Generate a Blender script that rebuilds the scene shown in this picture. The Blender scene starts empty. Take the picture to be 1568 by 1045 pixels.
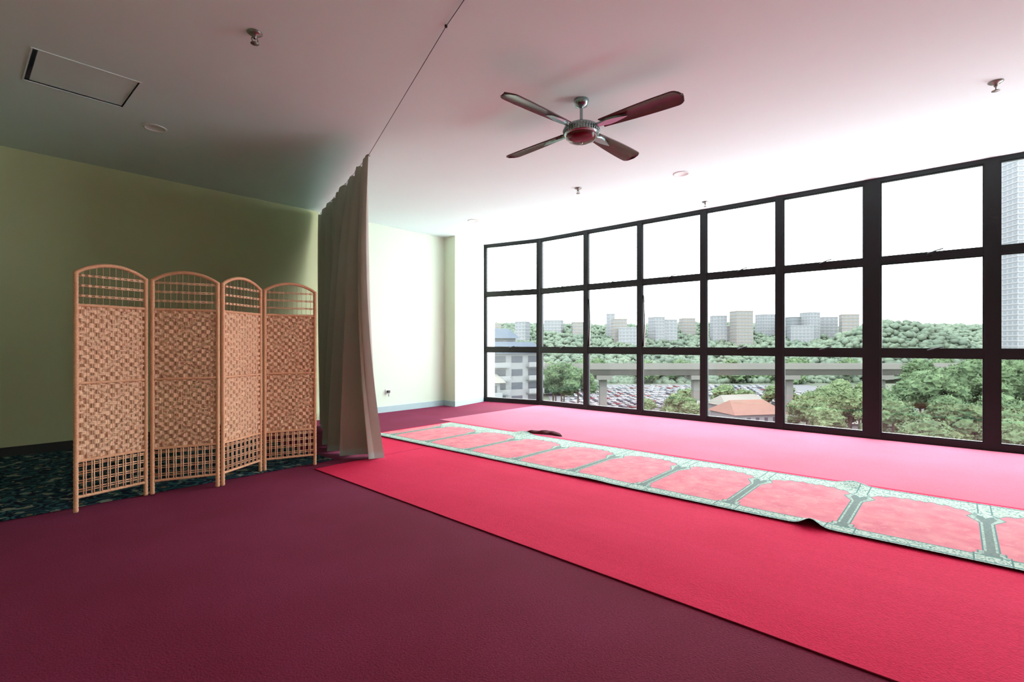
import bpy, bmesh, math, random
import numpy as np
from mathutils import Vector, Matrix, noise
random.seed(7)
rng = np.random.default_rng(7)
S = bpy.context.scene
try:
    S.view_settings.view_transform = 'Standard'
except Exception as e:
    print(e)

# ------------------------------------------------------------------ materials
class NT:
    def __init__(s, name):
        s.mat = bpy.data.materials.new(name); s.mat.use_nodes = True
        s.nt = s.mat.node_tree; s.b = s.nt.nodes['Principled BSDF']
        s.tc = s.nt.nodes.new('ShaderNodeTexCoord')
    def put(s, sock, v):
        if isinstance(v, bpy.types.NodeSocket): s.nt.links.new(v, sock)
        else: sock.default_value = v
    def m(s, op, a, b=0.0, c=None):
        n = s.nt.nodes.new('ShaderNodeMath'); n.operation = op
        s.put(n.inputs[0], a); s.put(n.inputs[1], b)
        if c is not None: s.put(n.inputs[2], c)
        return n.outputs[0]
    def mix(s, f, a, b):
        n = s.nt.nodes.new('ShaderNodeMix'); n.data_type = 'RGBA'
        s.put(n.inputs[0], f)
        s.put(n.inputs[6], a if isinstance(a, bpy.types.NodeSocket) else (*a, 1))
        s.put(n.inputs[7], b if isinstance(b, bpy.types.NodeSocket) else (*b, 1))
        return n.outputs[2]
    def noise(s, scale, detail=3, vec=None, rough=0.5):
        n = s.nt.nodes.new('ShaderNodeTexNoise'); n.inputs['Scale'].default_value = scale
        n.inputs['Detail'].default_value = detail; n.inputs['Roughness'].default_value = rough
        s.nt.links.new(vec or s.tc.outputs['Object'], n.inputs['Vector'])
        return n.outputs['Fac']
    def voro(s, scale, vec=None):
        n = s.nt.nodes.new('ShaderNodeTexVoronoi'); n.inputs['Scale'].default_value = scale
        s.nt.links.new(vec or s.tc.outputs['Object'], n.inputs['Vector'])
        return n
    def mapping(s, sc=(1, 1, 1), rot=(0, 0, 0)):
        n = s.nt.nodes.new('ShaderNodeMapping'); n.inputs['Scale'].default_value = sc
        n.inputs['Rotation'].default_value = rot
        s.nt.links.new(s.tc.outputs['Object'], n.inputs['Vector']); return n.outputs[0]
    def ramp(s, f, lo, hi):
        n = s.nt.nodes.new('ShaderNodeMapRange'); s.put(n.inputs[0], f)
        n.inputs[1].default_value = lo; n.inputs[2].default_value = hi
        return n.outputs[0]
    def xyz(s):
        n = s.nt.nodes.new('ShaderNodeSeparateXYZ'); s.nt.links.new(s.tc.outputs['Object'], n.inputs[0])
        return n.outputs
    def bump(s, h, strength=0.3, dist=0.01):
        n = s.nt.nodes.new('ShaderNodeBump'); n.inputs['Strength'].default_value = strength
        n.inputs['Distance'].default_value = dist; s.put(n.inputs['Height'], h)
        s.nt.links.new(n.outputs[0], s.b.inputs['Normal'])
    def fin(s, col=None, rough=0.7, metal=0.0, spec=0.5):
        if col is not None:
            s.put(s.b.inputs['Base Color'], col if isinstance(col, bpy.types.NodeSocket) else (*col, 1))
        s.put(s.b.inputs['Roughness'], rough); s.b.inputs['Metallic'].default_value = metal
        s.b.inputs['Specular IOR Level'].default_value = spec
        return s.mat

def simple(name, c, rough=0.6, metal=0.0, var=0.12, scale=6, bump=0.0, bscale=80, spec=0.5, bdist=0.005):
    n = NT(name)
    f = n.noise(scale, 4)
    col = n.mix(f, tuple(x*(1-var) for x in c), tuple(min(1, x*(1+var)) for x in c))
    if bump: n.bump(n.noise(bscale, 3), bump, bdist)
    return n.fin(col, rough, metal, spec)

def carpet(name, c1, c2, sheen=0.3, stretch=None, sheen_tint=(1, .8, .9), spec=.08, grain=.28):
    n = NT(name)
    big = n.ramp(n.noise(1.3, 4), .3, .7)
    fine = n.ramp(n.noise(90, 4, rough=.75), .38, .66)
    col = n.mix(big, c1, c2)
    col = n.mix(n.m('MULTIPLY', fine, grain), col, tuple(x*.4 for x in c1))
    h = n.m('MULTIPLY', n.noise(120, 3), .8)
    if stretch:
        w = n.noise(1.0, 3, n.mapping(stretch))
        h = n.m('ADD', h, n.m('MULTIPLY', w, 3.0))
    n.bump(h, .6, .004)
    n.b.inputs['Sheen Weight'].default_value = sheen
    n.b.inputs['Sheen Roughness'].default_value = .45
    n.b.inputs['Sheen Tint'].default_value = (*sheen_tint, 1)
    return n.fin(col, .9, 0, spec)

M_floor = carpet('maroon_carpet', (.195, .010, .029), (.235, .020, .060), .06, None, (.9, .5, 1), .08, .45)
M_red = carpet('red_carpet_pile', (.76, .016, .080), (.84, .026, .104), .04, (2.5, .4, 1), (1, .5, .7))
M_floor_lit = carpet('maroon_carpet_window_lit', (.56, .12, .19), (.62, .14, .23), .12, None)  # maroon floor carpet again, with window light painted in as paler pink
M_edge = simple('carpet_edge_binding', (.22, .01, .03), .9, spec=.05)
M_ceil = simple('ceiling_paint', (.71, .89, .89), .8, var=.015, scale=2, bump=.05)
M_cream = simple('cream_wall_paint', (.70, .84, .70), .75, var=.01, scale=2, bump=.05)
M_wall_shaded = simple('wall_paint_shaded', (.60, .67, .40), .75, var=.03, scale=2, bump=.05)  # same paint as the cream wall, curtain shade put into its colour
M_pil = simple('pilaster_paint', (.72, .79, .62), .7, var=.01)
M_base = simple('skirting_pale', (.42, .58, .61), .5, var=.03)
M_based = simple('skirting_grey', (.05, .055, .055), .6, var=.03, spec=.2)
M_frame = simple('black_aluminium', (.010, .010, .012), .4, .0, var=.1, spec=.3)
M_white = simple('white_plastic', (.74, .8, .8), .4, var=.02)
M_dark = simple('dark_plastic', (.02, .02, .02), .4)
M_chrome = simple('chrome', (.34, .44, .44), .24, 1.0, var=.04)
M_brass = simple('sprinkler_metal', (.26, .27, .25), .35, .8)
M_mahog = simple('mahogany_gloss', (.065, .012, .013), .26, .0, var=.3, scale=14, spec=.32)
M_bowl = simple('fan_bowl_red', (.11, .007, .014), .15, 0, var=.15, spec=.5)
M_wire = simple('wire_dark', (.03, .03, .03), .5, .5)

# glass
g = bpy.data.materials.new('window_glass'); g.use_nodes = True
t = g.node_tree; t.nodes.clear()
o = t.nodes.new('ShaderNodeOutputMaterial'); mx = t.nodes.new('ShaderNodeMixShader')
tr = t.nodes.new('ShaderNodeBsdfTransparent'); gl = t.nodes.new('ShaderNodeBsdfGlossy')
tr.inputs[0].default_value = (.97, .985, .98, 1); gl.inputs['Roughness'].default_value = .02
mx.inputs[0].default_value = .04
t.links.new(tr.outputs[0], mx.inputs[1]); t.links.new(gl.outputs[0], mx.inputs[2]); t.links.new(mx.outputs[0], o.inputs[0])
M_glass = g

# curtain fabric
n = NT('curtain_fabric'); z = n.xyz()[2]
band = n.ramp(z, .10, .06)
col = n.mix(n.noise(3, 4), (.46, .46, .40), (.53, .52, .46))
col = n.mix(band, col, (.50, .64, .62))
n.bump(n.noise(300, 2), .2, .002)
M_curt = n.fin(col, .8, 0, .15)

# rattan
def rattan(name, a, b):
    n = NT(name)
    col = n.mix(n.ramp(n.noise(60, 4, n.mapping((1, 1, 2))), .3, .7), a, b)
    n.bump(n.noise(400, 2), .3, .002)
    return n.fin(col, .6, 0, .3)
M_rat = rattan('paper_rope_weave', (.76, .44, .26), (.92, .60, .40))
M_ratf = rattan('cane_frame', (.70, .36, .19), (.84, .48, .30))

# prayer rug
n = NT('prayer_rug_pattern'); X, Y, Z = n.xyz()
a = n.m('SUBTRACT', X, 3.57)
mm = n.m('PINGPONG', n.m('ADD', Y, .145 + 6.8), .34)
k = n.m('SUBTRACT', 1.0, n.m('DIVIDE', mm, .34))
k2 = n.m('POWER', k, 3.0)
arch = n.m('SUBTRACT', 1.09, n.m('MULTIPLY', k2, .20))
arch = n.m('ADD', arch, n.m('MULTIPLY', n.m('SINE', n.m('MULTIPLY', mm, 75)), .014))
near = n.m('LESS_THAN', a, .12); far = n.m('GREATER_THAN', a, arch)
bord = n.m('MAXIMUM', near, far)
def tent(x, c, w): return n.m('MAXIMUM', 0.0, n.m('SUBTRACT', 1.0, n.m('DIVIDE', n.m('ABSOLUTE', n.m('SUBTRACT', x, c)), w)))
cw = n.m('ADD', .034, n.m('MULTIPLY', n.m('LESS_THAN', a, .20), .022))
cw = n.m('ADD', cw, n.m('MULTIPLY', n.m('LESS_THAN', a, .15), .018))
cw = n.m('ADD', cw, n.m('MULTIPLY', tent(a, .90, .12), .06))
colm = n.m('LESS_THAN', mm, cw)
colin = n.m('LESS_THAN', mm, n.m('MULTIPLY', cw, .55))
v1 = n.voro(26); v2 = n.voro(55)
orn = n.m('GREATER_THAN', n.m('FRACT', n.m('MULTIPLY', v1.outputs['Distance'], 2.6)), .50)
orn2 = n.m('GREATER_THAN', v2.outputs['Distance'], .5)
field = n.mix(n.ramp(n.noise(7, 4), .35, .65), (.72, .20, .25), (.78, .29, .32))
damask = n.m('GREATER_THAN', n.noise(22, 2), .6)
field = n.mix(n.m('MULTIPLY', damask, .2), field, (.88, .46, .46))
bcol = n.mix(orn, (.54, .66, .56), (.17, .32, .28))
bcol = n.mix(n.m('MULTIPLY', orn2, .6), bcol, (.60, .70, .60))
ccol = n.mix(colin, (.45, .58, .50), (.22, .28, .25))
ccol = n.mix(n.m('MULTIPLY', n.m('GREATER_THAN', n.noise(60, 2), .52), .5), ccol, (.13, .22, .20))
col = n.mix(colm, field, ccol)
col = n.mix(bord, col, bcol)
def line(d, w): return n.m('LESS_THAN', n.m('ABSOLUTE', d), w)
lines = n.m('MAXIMUM', line(n.m('SUBTRACT', a, .12), .006), line(n.m('SUBTRACT', a, .02), .008))
lines = n.m('MAXIMUM', lines, line(n.m('SUBTRACT', a, arch), .007))
lines = n.m('MAXIMUM', lines, line(n.m('SUBTRACT', a, 1.27), .010))
col = n.mix(lines, col, (.12, .26, .24))
col = n.mix(line(n.m('SUBTRACT', mm, cw), .004), col, (.13, .25, .23))
geo = n.nt.nodes.new('ShaderNodeNewGeometry')
col = n.mix(geo.outputs['Backfacing'], col, (.10, .05, .04))
n.bump(n.noise(150, 2), .5, .004)
M_rug = n.fin(col, .85, 0, .1)

# dark floral carpet
n = NT('floral_carpet_pattern')
v = n.voro(7); v.feature = 'F1'
ring = n.m('FRACT', n.m('MULTIPLY', v.outputs['Distance'], 3.2))
f1 = n.m('GREATER_THAN', ring, .62)
f2 = n.m('GREATER_THAN', n.noise(14, 2), .57)
col = n.mix(f1, (.010, .020, .045), (.05, .15, .18))
col = n.mix(n.m('MULTIPLY', f2, .8), col, (.015, .08, .10))
f3 = n.m('LESS_THAN', v.outputs['Distance'], .14)
col = n.mix(f3, col, (.34, .22, .11))
f4 = n.m('GREATER_THAN', n.noise(11, 3, n.mapping((1, 1, 1), (0, 0, .7))), .60)
col = n.mix(f4, col, (.30, .35, .29))
M_floral = n.fin(col, .9, 0, .1)

# ------------------------------------------------------------------ mesh builder
class MB:
    def __init__(s): s.v = []; s.f = []; s.mi = []; s.sm = []; s.M = Matrix.Identity(4); s.cur = 0; s.smooth = False
    def add(s, vs, fs):
        b = len(s.v); s.v += [tuple(s.M @ Vector(p)) for p in vs]
        s.f += [tuple(i+b for i in f) for f in fs]
        s.mi += [s.cur]*len(fs); s.sm += [s.smooth]*len(fs)
    def box(s, x0, x1, y0, y1, z0, z1):
        sm = s.smooth; s.smooth = False
        s.add([(x0,y0,z0),(x1,y0,z0),(x1,y1,z0),(x0,y1,z0),(x0,y0,z1),(x1,y0,z1),(x1,y1,z1),(x0,y1,z1)],
              [(0,3,2,1),(4,5,6,7),(0,1,5,4),(1,2,6,5),(2,3,7,6),(3,0,4,7)]); s.smooth = sm
    def prism(s, pts, z0, z1):
        n_ = len(pts)
        s.add([(x, y, z0) for x, y in pts]+[(x, y, z1) for x, y in pts],
              [tuple(range(n_-1, -1, -1)), tuple(range(n_, 2*n_))]+[(i, (i+1) % n_, n_+(i+1) % n_, n_+i) for i in range(n_)])
    def tube(s, pts, r, n_=8):
        sm = s.smooth; s.smooth = True
        pts = [Vector(p) for p in pts]; vs = []; fs = []
        rs = r if hasattr(r, '__len__') else [r]*len(pts)
        for i, p in enumerate(pts):
            d = (pts[min(i+1, len(pts)-1)]-pts[max(i-1, 0)]).normalized()
            ref = Vector((0, 1, 0)) if abs(d.y) < .9 else Vector((1, 0, 0))
            a_ = d.cross(ref).normalized(); b_ = d.cross(a_)
            for j in range(n_):
                th = 2*math.pi*j/n_; vs.append(p+(a_*math.cos(th)+b_*math.sin(th))*rs[i])
        for i in range(len(pts)-1):
            for j in range(n_):
                j2 = (j+1) % n_; fs.append((i*n_+j, i*n_+j2, (i+1)*n_+j2, (i+1)*n_+j))
        fs.append(tuple(range(n_-1, -1, -1))); L = (len(pts)-1)*n_; fs.append(tuple(range(L, L+n_)))
        s.add(vs, fs); s.smooth = sm
    def lathe(s, prof, n_=32, c=(0, 0, 0)):
        sm = s.smooth; s.smooth = True; vs = []; fs = []
        for r, z_ in prof:
            for j in range(n_):
                th = 2*math.pi*j/n_; vs.append((c[0]+r*math.cos(th), c[1]+r*math.sin(th), c[2]+z_))
        for i in range(len(prof)-1):
            for j in range(n_):
                j2 = (j+1) % n_; fs.append((i*n_+j, i*n_+j2, (i+1)*n_+j2, (i+1)*n_+j))
        s.add(vs, fs); s.smooth = sm
    def grid(s, fn, nu, nv):
        sm = s.smooth; s.smooth = True
        vs = [fn(i/nu, j/nv) for i in range(nu+1) for j in range(nv+1)]
        fs = [(i*(nv+1)+j, (i+1)*(nv+1)+j, (i+1)*(nv+1)+j+1, i*(nv+1)+j+1) for i in range(nu) for j in range(nv)]
        s.add(vs, fs); s.smooth = sm
    def build(s, name, mats, parent=None, fixn=False):
        me = bpy.data.meshes.new(name); me.from_pydata(s.v, [], s.f)
        for m_ in mats: me.materials.append(m_)
        me.polygons.foreach_set('material_index', s.mi); me.polygons.foreach_set('use_smooth', s.sm); me.update()
        if fixn:
            bm = bmesh.new(); bm.from_mesh(me); bmesh.ops.recalc_face_normals(bm, faces=bm.faces); bm.to_mesh(me); bm.free()
        ob = bpy.data.objects.new(name, me); S.collection.objects.link(ob)
        if parent: ob.parent = parent
        return ob

def boxobj(name, mat, *dims):
    b = MB(); b.box(*dims); return b.build(name, [mat])

# ------------------------------------------------------------------ room
H = 3.17
XW, YL, XB, YR = 7.47, 7.25, -1.9, -5.0
boxobj('floor', M_floor, XB-.2, XW+.15, YR-.2, YL+.2, -.2, 0)
b = MB()
hx0, hx1, hy0, hy1 = .38, .98, 4.70, 5.30
for (x0, x1, y0, y1) in [(XB-.2, hx0, YR-.2, YL+.2), (hx1, XW+.15, YR-.2, YL+.2), (hx0, hx1, YR-.2, hy0), (hx0, hx1, hy1, YL+.2)]:
    b.box(x0, x1, y0, y1, H, H+.25)
b.box(hx0, hx1, hy0, hy1, H+.12, H+.25)
b.build('ceiling', [M_ceil])
b = MB()
b.box(hx0+.03, hx1-.006, hy0+.006, hy1-.006, H+.006, H+.02)
for d in [(hx0-.010, hx0, hy0-.010, hy1+.010), (hx1, hx1+.010, hy0-.010, hy1+.010), (hx0, hx1, hy0-.010, hy0), (hx0, hx1, hy1, hy1+.010)]:
    b.box(*d, H-.005, H+.02)
b.build('ceiling_access_hatch', [M_ceil])

boxobj('wall_left', M_wall_shaded, XB, 3.74, YL, YL+.2, 0, H)  # wall split at the curtain; this side has the shade in its colour
boxobj('wall_left_far', M_cream, 3.74, XW+.15, YL, YL+.2, 0, H)
boxobj('wall_back', M_wall_shaded, XB-.2, XB, YR, YL+.2, 0, H)
boxobj('wall_right', M_cream, XB, XW+.15, YR-.2, YR, 0, H)
b = MB(); b.prism([(6.23, 6.94), (7.18, 7.15), (7.18, YL), (6.23, YL)], 0, H); b.build('wall_pilaster', [M_pil])
boxobj('wall_window_end', M_cream, XW-.05, XW+.15, YR, -4.50, 0, H)
boxobj('baseboard_left', M_based, XB, 3.70, YL-.018, YL, 0, .10)
boxobj('baseboard_left_far', M_base, 3.76, 6.21, YL-.018, YL, 0, .10)
b = MB(); b.prism([(6.21, 6.918), (7.17, 7.13), (7.17, 7.147), (6.23, 6.94), (6.23, YL-.018), (6.21, YL-.018)], 0, .10)
b.build('baseboard_pilaster', [M_base])

# ------------------------------------------------------------------ windows
def window(idx, p0, p1, mw0, mw1, sash=False):
    p0 = Vector((*p0, 0)); p1 = Vector((*p1, 0)); d = p1-p0; L = d.length; d.normalize()
    nrm = Vector((-d.y, d.x, 0))
    if nrm.x < 0: nrm = -nrm
    M = Matrix((( d.x, nrm.x, 0, p0.x), (d.y, nrm.y, 0, p0.y), (0, 0, 1, 0), (0, 0, 0, 1)))
    b = MB(); b.M = M
    b.box(0, mw0/2, 0, .085, 0, H); b.box(L-mw1/2, L, 0, .085, 0, H)
    x0, x1 = mw0/2, L-mw1/2
    rails = [(0, .075), (1.005, 1.095), (2.125, 2.205), (H-.05, H)]
    for z0, z1 in rails: b.box(x0, x1, .005, .08, z0, z1)
    for (za, zb) in [(.075, 1.005), (1.095, 2.125), (2.205, H-.05)]:
        f = .014
        for q in [(x0, x0+f, za, zb), (x1-f, x1, za, zb), (x0+f, x1-f, za, za+f), (x0+f, x1-f, zb-f, zb)]:
            b.box(q[0], q[1], .02, .06, q[2], q[3])
        b.cur = 1; b.box(x0+f, x1-f, .038, .042, za+f, zb-f); b.cur = 0
    xm = (x0+x1)/2
    for zt in (1.095, 2.205):
        b.box(xm-.03, xm+.03, -.012, .01, zt-.03, zt-.005)
        b.tube([(xm-.02, -.015, zt-.012), (xm+.05, -.03, zt+.012), (xm+.12, -.045, zt+.028)], .0065, 6)
    if sash:
        b.tube([(x0+.02, .02, 1.12), (x0+.055, -.01, 1.55), (x0+.02, .02, 1.95)], .008, 6)
        b.cur = 2
        b.tube([(x0+.035, .02, 1.12), (x0+.070, -.01, 1.55), (x0+.035, .02, 1.95)], .006, 6)
        b.cur = 0
    b.build('window_%d' % idx, [M_frame, M_glass, M_white])
ys = [5.95, 4.90, 3.86, 2.82, 1.79, .768, -.29, -1.33, -2.37, -3.41, -4.45]
mw = [.09, .085, .085, .085, .09, .165, .12, .09, .09, .09, .1]
window(1, (7.19, 7.15), (XW, 5.95), .08, .09)
for i in range(len(ys)-1):
    window(i+2, (XW, ys[i]), (XW, ys[i+1]), mw[i], mw[i+1], sash=(i in (1, 2)))

# ------------------------------------------------------------------ carpets
def carpet_sheet(name, mat, x0, x1, y0, y1, zt, zf=None, nx=40, ny=160, skew=0.0, edge=None):
    b = MB()
    def top(u, v):
        x = x0+(x1-x0)*u + skew*(v-.5)*(1-u); y = y0+(y1-y0)*v
        return (x, y, zt+(zf(x, y) if zf else 0))
    b.grid(top, nx, ny)
    if edge:
        b.cur = 1
        b.tube([Vector(top(0, j/80))-Vector((0, 0, .002)) for j in range(81)], .0035, 6)
        b.tube([Vector(top(j/20, 1))-Vector((0, 0, .002)) for j in range(21)], .0035, 6)
    return b.build(name, [mat, M_edge])
carpet_sheet('floral_carpet', M_floral, XB, 2.55, 4.62, YL-.02, .006, nx=4, ny=4)
def wr(x, y):
    e = min(1, max(0, (x-2.25)*3))
    return (.004*abs(noise.noise(Vector((x*2.2, y*.35, 0))))+.007*max(0, noise.noise(Vector((x*1.6+5, y*.5, 3)))))*e
carpet_sheet('red_carpet', M_red, 2.13, 4.97, YR+.05, 4.42, .005, wr, 90, 120, .22, True)
carpet_sheet('floor_window_lit', M_floor_lit, 4.975, XW-.02, YR+.05, 5.9, .004, nx=4, ny=4)  # floor strip by the windows, painted brighter to carry their light
carpet_sheet('red_carpet.001', M_red, 2.98, 4.97, 4.43, 5.62, .004, nx=4, ny=4, edge=True)
def G(x, c, w): return math.exp(-((x-c)/w)**2)
def rl(x, y):
    z = .003*abs(noise.noise(Vector((x*3, y*2, 7))))
    z += .044*G(x, 3.57, .09)*G(y, .68, .055)
    z += .028*G(x, 4.86, .12)*G(y, .62, .08)
    z += .030*G(x, 4.86, .10)*G(y, 4.1, .12)
    z += .008*G(x, 3.57, .2)*G(y, 2.3, .15)
    return z
carpet_sheet('prayer_rug', M_rug, 3.57, 4.86, YR+.3, 5.50, .019, rl, 60, 500)
b = MB()
def cl(u, v):
    th = v*math.pi; s_ = math.sin(math.pi*u)**.6
    y = 3.66+.56*u; rr = .042*s_*(1+.45*noise.noise(Vector((u*8, v*3, 2))))
    return (5.06+.06*math.sin(u*math.pi*1.5)-1.5*rr*math.cos(th), y, .006+rr*math.sin(th))
b.grid(cl, 50, 14)
b.build('crumpled_cloth', [simple('dark_cloth', (.09, .025, .03), .9, spec=.1)])

# ------------------------------------------------------------------ wire + curtain
def wp(t): return Vector((2.0+1.72*t, 2.158+5.02*t, 0))
def wz(t):
    if t < .05: return 3.160
    if t < .43: return 3.160+(3.01-3.16)*(t-.05)/.38
    return 3.01+.11*((t-.43)/.565)**1.3
root = bpy.data.objects.new('curtain', None); S.collection.objects.link(root)
b = MB()
pts = []
for t_ in [-.6, 0, .05, .15, .3, .43, .55, .7, .85, 1.0]:
    p = wp(t_); pts.append((p.x, p.y, wz(t_)))
b.tube(pts, .0022, 6)
p = wp(.05); b.box(p.x-.006, p.x+.006, p.y-.006, p.y+.006, 3.154, H)
b.build('wire', [M_wire], root)
dn = Vector((-.946, .324, 0)); dd = Vector((.324, .946, 0))
def cur(u, v):
    t = .43+.57*u
    low = (1-v)
    t2 = t - low**1.2*.10*u
    p = wp(t2)
    ph = u*2*math.pi*8.5 + 1.2*math.sin(u*11) + low*.9*math.sin(u*5)
    amp = .035+.085*low**.7
    sn = math.sin(ph); fold = amp*(abs(sn)**.7)*(1 if sn > 0 else -1)*(1+.4*math.sin(u*17+1))
    bell = math.exp(-((u-.26)/.16)**2)
    nf = math.exp(-(u/.06)**2)
    off = .22*bell*low**.7 + fold*(1-.5*nf)
    off += nf*(-.17*low**2 + .04*math.sin(low*math.pi))
    off += .012*math.sin(u*2*math.pi*34)*math.exp(-(u/.1)**2)*(.4+low)
    q = p+dn*off+dd*(.05*math.cos(ph)*low)
    q = q - dd*nf*.06*low
    zt = wz(t)-.006-.018*abs(math.sin(u*math.pi*16))
    zt += .02*nf
    z = .022+(zt-.022)*v
    y = min(q.y, YL-.02)
    return (q.x, y, z)
b = MB(); b.grid(cur, 420, 50)
c = b.build('cloth', [M_curt], root)
b = MB()
for i in range(17):
    t_ = .43+.555*i/16; p = wp(t_)
    b.lathe([(.012, -.002), (.016, 0), (.012, .002)], 10, (p.x, p.y, wz(t_)-.004))
b.build('rings', [M_wire], root)

# ------------------------------------------------------------------ folding screen
def camw(r, f, z=0.0):
    """ground axes: r along image-right, f along heading"""
    return Vector((.664*r+.748*f, -.748*r+.664*f, z))
P = [camw(-2.981, 3.388), camw(-2.768, 3.813), camw(-2.352, 4.04), camw(-2.264, 4.53), camw(-1.853, 4.762)]
b = MB()
for i in range(4):
    A, B = P[i], P[i+1]; d = B-A; L = d.length; d.normalize(); nn = Vector((d.y, -d.x, 0))
    b.M = Matrix(((d.x, nn.x, 0, A.x), (d.y, nn.y, 0, A.y), (0, 0, 1, .006), (0, 0, 0, 1)))
    xa, xb = .022, L-.022; HP = 1.645
    b.cur = 1
    for xx in (xa, xb):
        N_ = 110
        b.tube([(xx, 0, HP*j/N_) for j in range(N_+1)], [.0140+(.0025 if j % 2 else 0) for j in range(N_+1)], 8)
    ar = []; N_ = 44
    for j in range(N_+1):
        s_ = j/N_; ar.append((xa+(xb-xa)*s_, 0, HP-.012+.075*math.sin(math.pi*s_)**.75 if 0 < s_ < 1 else HP-.012))
    b.tube(ar, [.012+(.0025 if j % 2 else 0) for j in range(N_+1)], 8)
    for zr in (1.415, .878, .345, .10):
        b.tube([(xa+(xb-xa)*j/30, 0, zr) for j in range(31)], [.010+(.002 if j % 2 else 0) for j in range(31)], 8)
    b.cur = 0
    def archz(x): 
        s_ = (x-xa)/(xb-xa); return HP-.012+.075*math.sin(math.pi*max(0.001, min(.999, s_)))**.75
    for zr in (1.475, 1.487, 1.545, 1.557, 1.615, 1.627):
        b.tube([(xa, 0, zr), (xb, 0, zr)], .0030, 6)
    k_ = 11
    for j in range(1, k_):
        x = xa+(xb-xa)*j/k_
        b.tube([(x, .003, 1.42), (x, .003, archz(x))], .0014, 5)
        for zr in (1.481, 1.551, 1.621):
            b.box(x-.010, x+.010, -.006, .006, zr-.006, zr+.006)
    for zr in (.135, .150, .195, .210, .255, .270, .310, .322):
        b.tube([(xa, 0, zr), (xb, 0, zr)], .0042, 6)
    for j in range(1, 9):
        x = xa+(xb-xa)*j/9
        for q in (-.007, .007):
            b.tube([(x+q, .005, .10), (x+q, .005, .345)], .0042, 6)
    ns = 14
    for (z0, z1) in ((.355, .870), (.886, 1.407)):
        rows = int(round((z1-z0)/.0105)); dz = (z1-z0)/rows
        sx = (xb-xa)/ns
        for j in range(ns+1):
            x = min(max(xa+sx*j, xa+.004), xb-.004)
            b.tube([(x, 0, z0), (x, 0, z1)], .003, 5)
        for r_ in range(rows):
            zc = z0+dz*(r_+.5)
            tri = abs(((r_/12.0) % 2)-1)*3.0
            def fn(u, v, zc=zc, tri=tri, r_=r_):
                x = xa+(xb-xa)*u; j = (x-xa)/sx
                jj = abs(((j/3.5) % 2)-1)*3.5
                y = .0065*math.sin(math.pi*(r_//3+j)) if (jj+tri) % 4 < 2.6 else .0050*math.sin(math.pi*(r_//2*1.0+j*.5))
                w = (v-.5)*2
                return (x, y+.0025*(1-w*w)*(1 if y > 0 else -1), zc+w*dz*.53)
            b.grid(fn, ns*4, 2)
scr = b.build('folding_screen', [M_rat, M_ratf])

# ------------------------------------------------------------------ ceiling fan
fc = camw(.572, 4.13)
fan = bpy.data.objects.new('ceiling_fan', None); S.collection.objects.link(fan); fan.location = (fc.x, fc.y, 0)
b = MB()
b.lathe([(.0, 0), (.062, 0), (.064, -.01), (.050, -.05), (.020, -.065), (.014, -.07)], 32, (0, 0, H))
b.lathe([(.013, 0), (.013, -.14)], 16, (0, 0, H-.06))
b.lathe([(.014, 0), (.05, -.01), (.058, -.025), (.115, -.04), (.14, -.055), (.145, -.075), (.135, -.085), (.142, -.095), (.142, -.115), (.128, -.125), (.10, -.13)], 48, (0, 0, 3.0))
for j in range(36):
    th = j*math.pi/18
    b.tube([(.140*math.cos(th), .140*math.sin(th), 2.935), (.150*math.cos(th), .150*math.sin(th), 2.915), (.141*math.cos(th), .141*math.sin(th), 2.885)], .004, 5)
b.cur = 1
b.lathe([(.128, 0), (.126, -.02), (.105, -.042), (.06, -.058), (.02, -.062), (0.0, -.062)], 48, (0, 0, 2.877))
b.cur = 0
b.lathe([(.013, 0), (.011, -.008), (0, -.01)], 16, (0, 0, 2.816))
b.build('motor', [M_chrome, M_bowl], fan)
right_ang = math.atan2(-.748, .664)
for i_, ca in enumerate((47, 134, 223, 319)):
    b = MB()
    ang = right_ang+math.radians(ca)
    pitch = math.radians(-12)
    R = Matrix.Translation((0, 0, 2.93)) @ Matrix.Rotation(ang, 4, 'Z') @ Matrix.Rotation(pitch, 4, 'X')
    b.M = R
    def width(s_):
        return (.050+.030*math.sin(min(1, s_*1.15)*math.pi*.5))*(1 if s_ < .9 else math.sqrt(max(0.0, 1-((s_-.9)/.1)**2)))+.0005
    NB = 40
    RL = .67
    def bl(u, v, dz=0):
        x = .19+RL*u; w = width(u); yv = (v-.5)*2*w
        return (x, yv, .012*(1-((v-.5)*2)**2)*1.0+dz)
    b.cur = 1
    b.grid(lambda u, v: bl(u, v, 0), NB, 8)
    b.grid(lambda u, v: bl(u, 1-v, -.009), NB, 8)
    for sgn in (0, 1):
        b.tube([tuple(Vector(bl(j/NB, sgn, -.0045))) for j in range(NB+1)], .0048, 6)
    b.cur = 0
    arm = [(.12, .02), (.19, .024), (.25, .038), (.31, .033), (.37, .018), (.42, .003)]
    vs = []
    for x, w in arm: vs += [(x, -w, -.004), (x, w, -.004), (x, w*.8, -.018), (x, -w*.8, -.018)]
    fs = []
    for q in range(len(arm)-1):
        for e in range(4): fs.append((q*4+e, q*4+(e+1) % 4, q*4+4+(e+1) % 4, q*4+4+e))
    b.add(vs, fs)
    b.box(.09, .14, -.018, .018, -.03, .0)
    b.build('blade_%d' % (i_+1), [M_chrome, M_mahog], fan, fixn=True)

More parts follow.
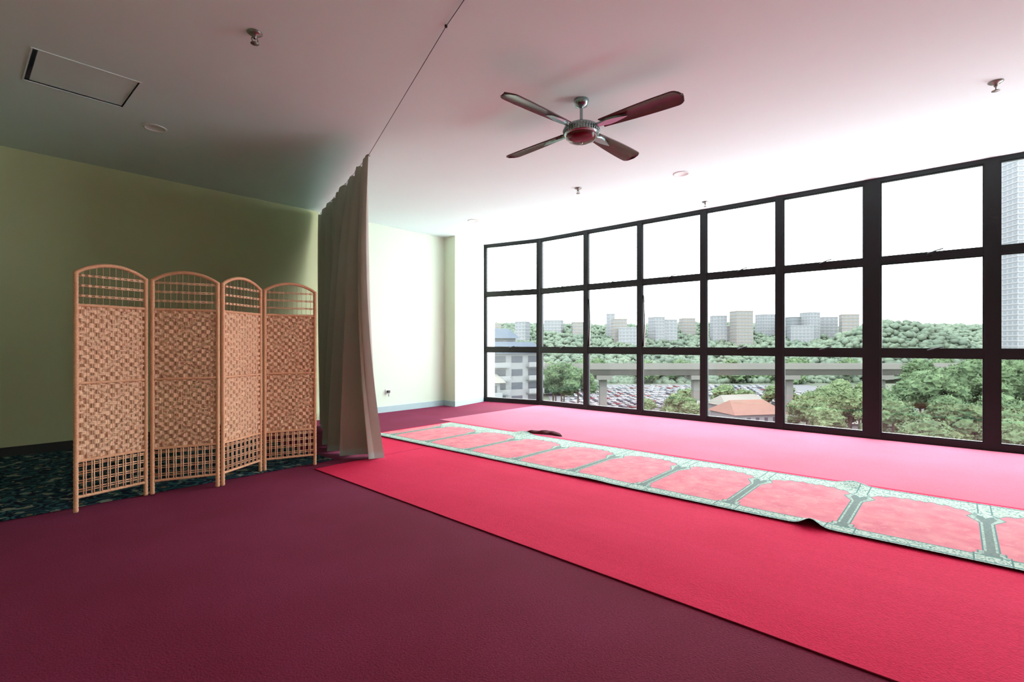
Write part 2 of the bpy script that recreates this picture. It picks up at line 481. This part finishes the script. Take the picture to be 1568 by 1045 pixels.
# ------------------------------------------------------------------ sprinklers, downlights, outlet
for (x, y) in [(1.316, 3.395), (5.39, 3.645), (7.1, 2.65), (5.34, -.228)]:
    b = MB()
    b.lathe([(0, 0), (.045, 0), (.047, -.004), (.034, -.014), (.014, -.018), (.012, -.035), (.008, -.04)], 24, (x, y, H))
    for sg in (-1, 1):
        b.tube([(x+sg*.010, y, H-.03), (x+sg*.020, y, H-.045), (x+sg*.014, y, H-.062), (x, y, H-.068)], .0035, 6)
    b.lathe([(0, -.066), (.024, -.068), (.026, -.071), (0, -.073)], 20, (x, y, H))
    b.build('fire_sprinkler', [M_brass])
for (x, y) in [(1.276, 5.58), (5.746, 2.426), (5.675, 5.877)]:
    b = MB()
    b.lathe([(.075, 0), (.095, 0), (.095, -.006), (.078, -.010), (.072, -.004), (.070, -.002), (.0, -.002)], 32, (x, y, H))
    b.build('downlight', [M_white])
ox = 4.97
b = MB(); b.box(ox-.045, ox+.045, YL-.012, YL, .30, .39)
b.cur = 1; b.box(ox-.02, ox+.02, YL-.05, YL-.012, .33, .37); b.tube([(ox, YL-.05, .34), (ox-.02, YL-.06, .30), (ox-.01, YL-.05, .27)], .006, 6)
b.build('wall_socket', [M_white, M_dark])

# ------------------------------------------------------------------ exterior
GZ = -25.0
def Rm(r, f, ang=0):
    p = camw(r, f)
    return Matrix.Translation((p.x, p.y, 0)) @ Matrix.Rotation(right_ang+ang, 4, 'Z')

def foliage(name, a_, b_, sc=.35, bs=.7):
    n = NT(name)
    f1 = n.ramp(n.noise(sc, 5, rough=.7), .35, .68)
    col = n.mix(f1, a_, b_)
    n.bump(n.noise(sc*3, 5, rough=.8), bs, .8)
    return n.fin(col, .9, 0, .05)
M_tree = foliage('leaves', (.034, .056, .030), (.068, .100, .050), .5)
M_tree2 = foliage('leaves_light', (.048, .072, .034), (.090, .118, .060), .5)
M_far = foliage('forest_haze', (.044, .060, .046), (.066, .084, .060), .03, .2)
M_trunk = simple('bark', (.05, .04, .03), .9, spec=.05)
M_gnd = foliage('ground_grass', (.035, .045, .028), (.058, .060, .048), .03, .2)
M_asph = simple('asphalt', (.058, .058, .060), .9, var=.15, scale=.1, spec=.05)
M_conc = simple('concrete', (.082, .080, .074), .85, var=.1, scale=.1, spec=.05)
M_bwh = simple('render_white', (.105, .108, .110), .8, var=.05, scale=.05, spec=.05)
M_bgr = simple('render_grey', (.070, .074, .078), .8, var=.1, scale=.1, spec=.05)
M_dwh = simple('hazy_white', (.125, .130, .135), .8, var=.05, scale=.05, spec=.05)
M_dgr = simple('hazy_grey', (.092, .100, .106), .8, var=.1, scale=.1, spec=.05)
M_bpk = simple('render_cream', (.120, .112, .100), .8, var=.05, scale=.05, spec=.05)
M_bwin = simple('dark_windows', (.025, .028, .034), .3, var=.2, scale=.3, spec=.2)
M_twin = simple('tower_windows', (.088, .096, .104), .5, var=.1, scale=.3, spec=.05)
M_roofr = simple('roof_terracotta', (.085, .046, .036), .8, var=.2, scale=.5, spec=.05)
M_roofw = simple('roof_metal', (.090, .086, .076), .6, var=.08, scale=.3, spec=.05)
M_roofb = simple('roof_slate', (.030, .038, .050), .7, var=.1, scale=.3, spec=.05)

b = MB(); b.M = Rm(0, 0); b.box(-2500, 2500, 30, 3500, GZ-1, GZ); b.build('ground', [M_gnd])

def hill(r, f):
    s_ = min(1, max(0, (f-350)/300)); s_ = s_*s_*(3-2*s_)
    z = -27+50*s_*(1+.13*noise.noise(Vector((r*.006, f*.003, 0))))
    z += 40*math.exp(-((r-305)/62)**2-((f-395)/50)**2)
    return z
class Blobs:
    def __init__(s, sub):
        bm = bmesh.new(); bmesh.ops.create_icosphere(bm, subdivisions=sub, radius=1)
        s.iv = np.array([v.co[:] for v in bm.verts]); s.iF = np.array([[v.index for v in f.verts] for f in bm.faces]); bm.free()
b = MB(); b.M = Rm(0, 0)
b.grid(lambda u, v: ((-420+1750*u)*(.5+.5*v*1.0), 335+475*v, hill((-420+1750*u)*(.5+.5*v), 335+475*v)), 200, 70)
bl_ = Blobs(1); Vh = []; Fh = []; nh = len(b.v)
for _ in range(14000):
    f = 338+330*random.random()**1.1
    x = random.uniform(690, 1640); r = (x-784)/766*f
    R = random.uniform(1.6, 4.0)
    p = camw(r, f)
    vv = bl_.iv*np.array([R, R, R*.8])*rng.uniform(.6, 1.3, (len(bl_.iv), 1))+np.array([p.x, p.y, hill(r, f)+random.uniform(0, 4)])
    Vh.append(vv); Fh.append(bl_.iF+nh); nh += len(vv)
me = bpy.data.meshes.new('forest_hill')
me.from_pydata(b.v+np.vstack(Vh).tolist(), [], b.f+np.vstack(Fh).tolist()); me.materials.append(M_far)
me.polygons.foreach_set('use_smooth', [True]*len(me.polygons)); me.update()
S.collection.objects.link(bpy.data.objects.new('forest_hill', me))

b3 = Blobs(3); iv, iF = b3.iv, b3.iF
class Trees:
    def __init__(s): s.V = []; s.F = []; s.n = 0; s.t = MB(); s.Q = []
    def blob(s, c, r, nl):
        d = iv*np.array([r, r, r*.75])
        k = np.array([noise.noise(Vector(p)*2.4+Vector(c)) for p in iv])*.42 + np.array([noise.noise(Vector(p)*6+Vector(c)) for p in iv])*.25
        vv = d*(.88+k)[:, None]+np.array(c)
        s.V.append(vv); s.F.append(iF+s.n); s.n += len(vv)
        idx = rng.integers(0, len(iv), nl)
        pos = (d*(.95+k)[:, None])[idx]*rng.uniform(.92, 1.18, (nl, 1))+np.array(c)
        a_ = rng.normal(size=(nl, 3)); b_ = rng.normal(size=(nl, 3))
        a_ /= np.linalg.norm(a_, axis=1)[:, None]; b_ -= (a_*b_).sum(1)[:, None]*a_; b_ /= np.linalg.norm(b_, axis=1)[:, None]
        sz = rng.uniform(.07, .15, (nl, 1))*r
        q = np.stack([pos-a_*sz, pos+b_*sz*.6, pos+a_*sz, pos-b_*sz*.6], 1)
        s.Q.append(q.reshape(-1, 3))
    def tree(s, r, f, zt, R):
        p = camw(r, f); H_ = zt-GZ
        s.t.tube([(p.x, p.y, GZ), (p.x+.3, p.y, GZ+H_*.4), (p.x, p.y, zt-R*.8)], [R*.06, R*.05, R*.035], 6)
        nb = 12
        for j in range(nb):
            a_ = j*2.4+random.random(); q = R*.72*math.sqrt((j+.3)/nb)
            s.blob((p.x+q*math.cos(a_), p.y+q*math.sin(a_), zt-R*.45-R*.9*(j/nb)**1.2*random.uniform(.5, 1.4)), R*random.uniform(.32, .52), 240 if f < 200 else 100)
    def build(s, name, mat):
        V = np.vstack(s.V); F = np.vstack(s.F); Q = np.vstack(s.Q)
        q0 = len(V); QF = (np.arange(len(Q)).reshape(-1, 4)+q0)
        me = bpy.data.meshes.new(name); base = q0+len(Q)
        me.from_pydata(V.tolist()+Q.tolist()+s.t.v, [], F.tolist()+QF.tolist()+[tuple(i+base for i in f) for f in s.t.f])
        me.materials.append(mat); me.materials.append(M_trunk)
        me.polygons.foreach_set('material_index', [0]*(len(F)+len(QF))+[1]*len(s.t.f)); me.update()
        ob = bpy.data.objects.new(name, me); S.collection.objects.link(ob)
T1 = Trees(); T2 = Trees()
def scatter(T, n_, x0, x1, f0, f1, zt0, zt1, R0, R1):
    for _ in range(n_):
        f = random.uniform(f0, f1); x = random.uniform(x0, x1)
        T.tree((x-784)/766*f, f, random.uniform(zt0, zt1), random.uniform(R0, R1))
scatter(T1, 6, 845, 885, 160, 182, -8, -3, 4, 6)
scatter(T2, 5, 990, 1060, 150, 180, -18, -15, 3, 5)
scatter(T2, 5, 1085, 1190, 130, 145, -22, -20, 2.5, 3.5)
scatter(T2, 12, 1225, 1335, 120, 165, -15, -9, 4, 6)
scatter(T1, 20, 1390, 1640, 130, 175, -9, -1, 5, 8)
scatter(T1, 18, 1360, 1640, 95, 125, -17, -10, 4, 6)
scatter(T2, 24, 1345, 1640, 80, 110, -23, -16, 3, 5)
scatter(T2, 10, 1000, 1350, 210, 240, -18, -14, 5, 7)
scatter(T1, 30, 840, 1450, 330, 370, -13, -5, 7, 11)
scatter(T2, 22, 700, 870, 240, 330, -13, -7, 6, 9)
scatter(T1, 8, 690, 750, 160, 240, -14, -8, 6, 9)
scatter(T2, 9, 890, 1000, 130, 150, -24, -22, 2, 3)
T1.build('tree_grove', M_tree); T2.build('tree_grove.001', M_tree2)

# viaduct
b = MB(); b.M = Rm(0, 192, math.radians(1.0))
b.box(-120, 400, -4.5, 4.5, -8.2, -7.4); b.box(-120, 400, -4.7, -4.3, -8.2, -6.2); b.box(-120, 400, 4.3, 4.7, -8.2, -6.2)
b.add([(-120, -4.2, -8.2), (-120, 4.2, -8.2), (-120, 2.4, -10.6), (-120, -2.4, -10.6), (400, -4.2, -8.2), (400, 4.2, -8.2), (400, 2.4, -10.6), (400, -2.4, -10.6)],
      [(0, 1, 2, 3), (7, 6, 5, 4), (3, 2, 6, 7), (0, 3, 7, 4), (1, 5, 6, 2)])
for r_ in range(-92, 400, 36):
    q = r_+19
    b.box(q-3, q+3, -3.4, 3.4, -12.2, -10.6); b.box(q-1.3, q+1.3, -1.3, 1.3, GZ, -12.2)
b.build('railway_viaduct', [M_conc])

# car park + cars
b = MB(); b.M = Rm(0, 0); b.box(18, 190, 200, 325, GZ, GZ+.15); b.build('car_park', [M_asph])
carcols = [simple('car_white', (.16, .16, .16), .3), simple('car_silver', (.09, .095, .10), .3), simple('car_dark', (.012, .015, .022), .3), simple('car_red', (.08, .015, .015), .3), M_bwin]
b = MB()
for row in range(10):
    for j in range(36):
        if random.random() < .15: continue
        r_ = 24+j*3.6; f = 206+row*11
        b.M = Rm(r_, f, random.uniform(-.05, .05)+.35) @ Matrix.Translation((0, 0, GZ+.15))
        b.cur = random.choice([0, 0, 1, 1, 2, 3])
        b.box(-.9, .9, -2.2, 2.2, .3, .85)
        cb = b.cur; b.cur = 4
        b.add([(-.85, -1.3, .85), (.85, -1.3, .85), (.85, 1.6, .85), (-.85, 1.6, .85), (-.7, -.6, 1.4), (.7, -.6, 1.4), (.7, 1.1, 1.4), (-.7, 1.1, 1.4)],
              [(0, 1, 5, 4), (1, 2, 6, 5), (2, 3, 7, 6), (3, 0, 4, 7)])
        b.cur = cb; b.add([(-.7, -.6, 1.4), (.7, -.6, 1.4), (.7, 1.1, 1.4), (-.7, 1.1, 1.4)], [(0, 1, 2, 3)])
b.build('parked_cars', carcols)

def house(r, f, ang, w, d, h, rh, roof):
    b = MB(); b.M = Rm(r, f, ang) @ Matrix.Translation((0, 0, GZ))
    b.box(-w/2, w/2, -d/2, d/2, 0, h)
    b.cur = 2
    for j in range(int(w//3)):
        x = -w/2+1.5+j*3; b.box(x-.6, x+.6, -d/2-.05, -d/2, h*.35, h*.75)
    b.cur = 1; e = .8
    b.add([(-w/2-e, -d/2-e, h-.3), (w/2+e, -d/2-e, h-.3), (w/2+e, d/2+e, h-.3), (-w/2-e, d/2+e, h-.3), (-w/2-e+d*.25, 0, h+rh), (w/2+e-d*.25, 0, h+rh)],
          [(0, 1, 5, 4), (1, 2, 5), (2, 3, 4, 5), (3, 0, 4), (3, 2, 1, 0)])
    b.build('house', [M_bwh, roof, M_bwin])
house(75, 160, .2, 17, 13, 5, 3.5, M_roofr)
house(60, 172, -.3, 13, 9, 4, 3, M_roofw)
house(82, 182, .3, 18, 10, 5, 3, M_roofw)
house(96, 150, -.2, 11, 8, 3.5, 2.5, M_roofw)
house(118, 138, .2, 12, 9, 3.5, 3, M_roofw)

def block(name, r, f, ang, w, d, z1, fl, mats, balc=False, roof=None, z0=GZ):
    b = MB(); b.M = Rm(r, f, ang)
    b.box(-w/2, w/2, -d/2, d/2, z0, z1)
    n_ = int((z1-z0)/fl); nb = max(2, int(w/3.4)); nd = max(2, int(d/3.4))
    for i in range(n_):
        zz = z1-(i+1)*fl
        b.cur = 1
        for j in range(nb):
            x = -w/2+(j+.5)*w/nb; ww = w/nb*.32
            b.box(x-ww, x+ww, -d/2-.08, -d/2, zz+fl*.3, zz+fl*.8)
        for j in range(nd):
            y = -d/2+(j+.5)*d/nd; ww = d/nd*.3
            b.box(w/2, w/2+.08, y-ww, y+ww, zz+fl*.3, zz+fl*.8); b.box(-w/2-.08, -w/2, y-ww, y+ww, zz+fl*.3, zz+fl*.8)
        b.cur = 0
        if balc:
            for j in range(0, nb, 2):
                x = -w/2+(j+.5)*w/nb; ww = w/nb*.46
                b.box(x-ww, x+ww, -d/2-1.5, -d/2, zz-.15, zz+.05); b.box(x-ww, x+ww, -d/2-1.5, -d/2-1.38, zz, zz+1.0)
        else:
            b.box(-w/2-.25, w/2+.25, -d/2-.25, d/2+.25, zz-.12, zz+.12)
    b.cur = 2
    if roof:
        e = 1.0
        b.add([(-w/2-e, -d/2-e, z1), (w/2+e, -d/2-e, z1), (w/2+e, d/2+e, z1), (-w/2-e, d/2+e, z1), (-w/2-e, 0, z1+roof), (w/2+e, 0, z1+roof)],
              [(0, 1, 5, 4), (1, 2, 5), (2, 3, 4, 5), (3, 0, 4), (3, 2, 1, 0)])
    else:
        b.box(-w/2-.3, w/2+.3, -d/2-.3, d/2+.3, z1, z1+.8)
    b.build(name, mats)
block('apartment_building', -1.5, 118, .5, 13, 11, -.8, 3.0, [M_bwh, M_bwin, M_roofb], True, 2.6)
block('apartment_building', -8, 150, .5, 14, 12, 3.0, 3.0, [M_bgr, M_bwin, M_roofb], True, 3.0)
block('apartment_building', -10, 108, .5, 12, 9, -7, 3.0, [M_bwh, M_bwin, M_roofw], True, 2.0)
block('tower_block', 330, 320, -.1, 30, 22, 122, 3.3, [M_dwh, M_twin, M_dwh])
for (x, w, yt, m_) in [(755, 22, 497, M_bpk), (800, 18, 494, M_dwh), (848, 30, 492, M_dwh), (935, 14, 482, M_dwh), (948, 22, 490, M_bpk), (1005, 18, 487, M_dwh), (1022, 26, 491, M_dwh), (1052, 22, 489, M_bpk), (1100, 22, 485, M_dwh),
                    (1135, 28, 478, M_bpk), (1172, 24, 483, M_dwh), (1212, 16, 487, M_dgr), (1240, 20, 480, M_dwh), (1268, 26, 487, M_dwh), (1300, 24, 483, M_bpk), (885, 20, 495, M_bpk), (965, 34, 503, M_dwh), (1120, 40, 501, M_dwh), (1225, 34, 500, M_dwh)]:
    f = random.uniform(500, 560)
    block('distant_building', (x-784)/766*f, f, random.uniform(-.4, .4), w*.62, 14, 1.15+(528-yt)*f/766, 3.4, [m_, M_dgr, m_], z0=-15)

# ------------------------------------------------------------------ light + camera
w = bpy.data.worlds.new('World'); S.world = w; w.use_nodes = True
bg = w.node_tree.nodes['Background']
tc = w.node_tree.nodes.new('ShaderNodeTexCoord'); sx_ = w.node_tree.nodes.new('ShaderNodeSeparateXYZ')
cr = w.node_tree.nodes.new('ShaderNodeValToRGB')
w.node_tree.links.new(tc.outputs['Generated'], sx_.inputs[0]); w.node_tree.links.new(sx_.outputs[2], cr.inputs[0])
cr.color_ramp.elements[0].color = (.95, .98, 1, 1); cr.color_ramp.elements[1].color = (.84, .92, 1, 1)
w.node_tree.links.new(cr.outputs[0], bg.inputs[0]); bg.inputs[1].default_value = 11.4
sl = bpy.data.lights.new('sun', 'SUN'); sl.energy = 5.0; sl.angle = .3; sl.color = (1, .97, .9)
so = bpy.data.objects.new('sun', sl); S.collection.objects.link(so)
so.rotation_euler = Vector((.55, .25, -.8)).to_track_quat('-Z', 'Y').to_euler()

cd = bpy.data.cameras.new('camera'); co = bpy.data.objects.new('camera', cd); S.collection.objects.link(co)
co.location = (0, 0, 1.15); co.rotation_euler = (math.radians(90), 0, -math.atan2(.748, .664))
cd.sensor_width = 36; cd.lens = 36*766/1568; cd.shift_y = 5.5/1568; cd.clip_end = 5000; cd.clip_start = .05
S.camera = co
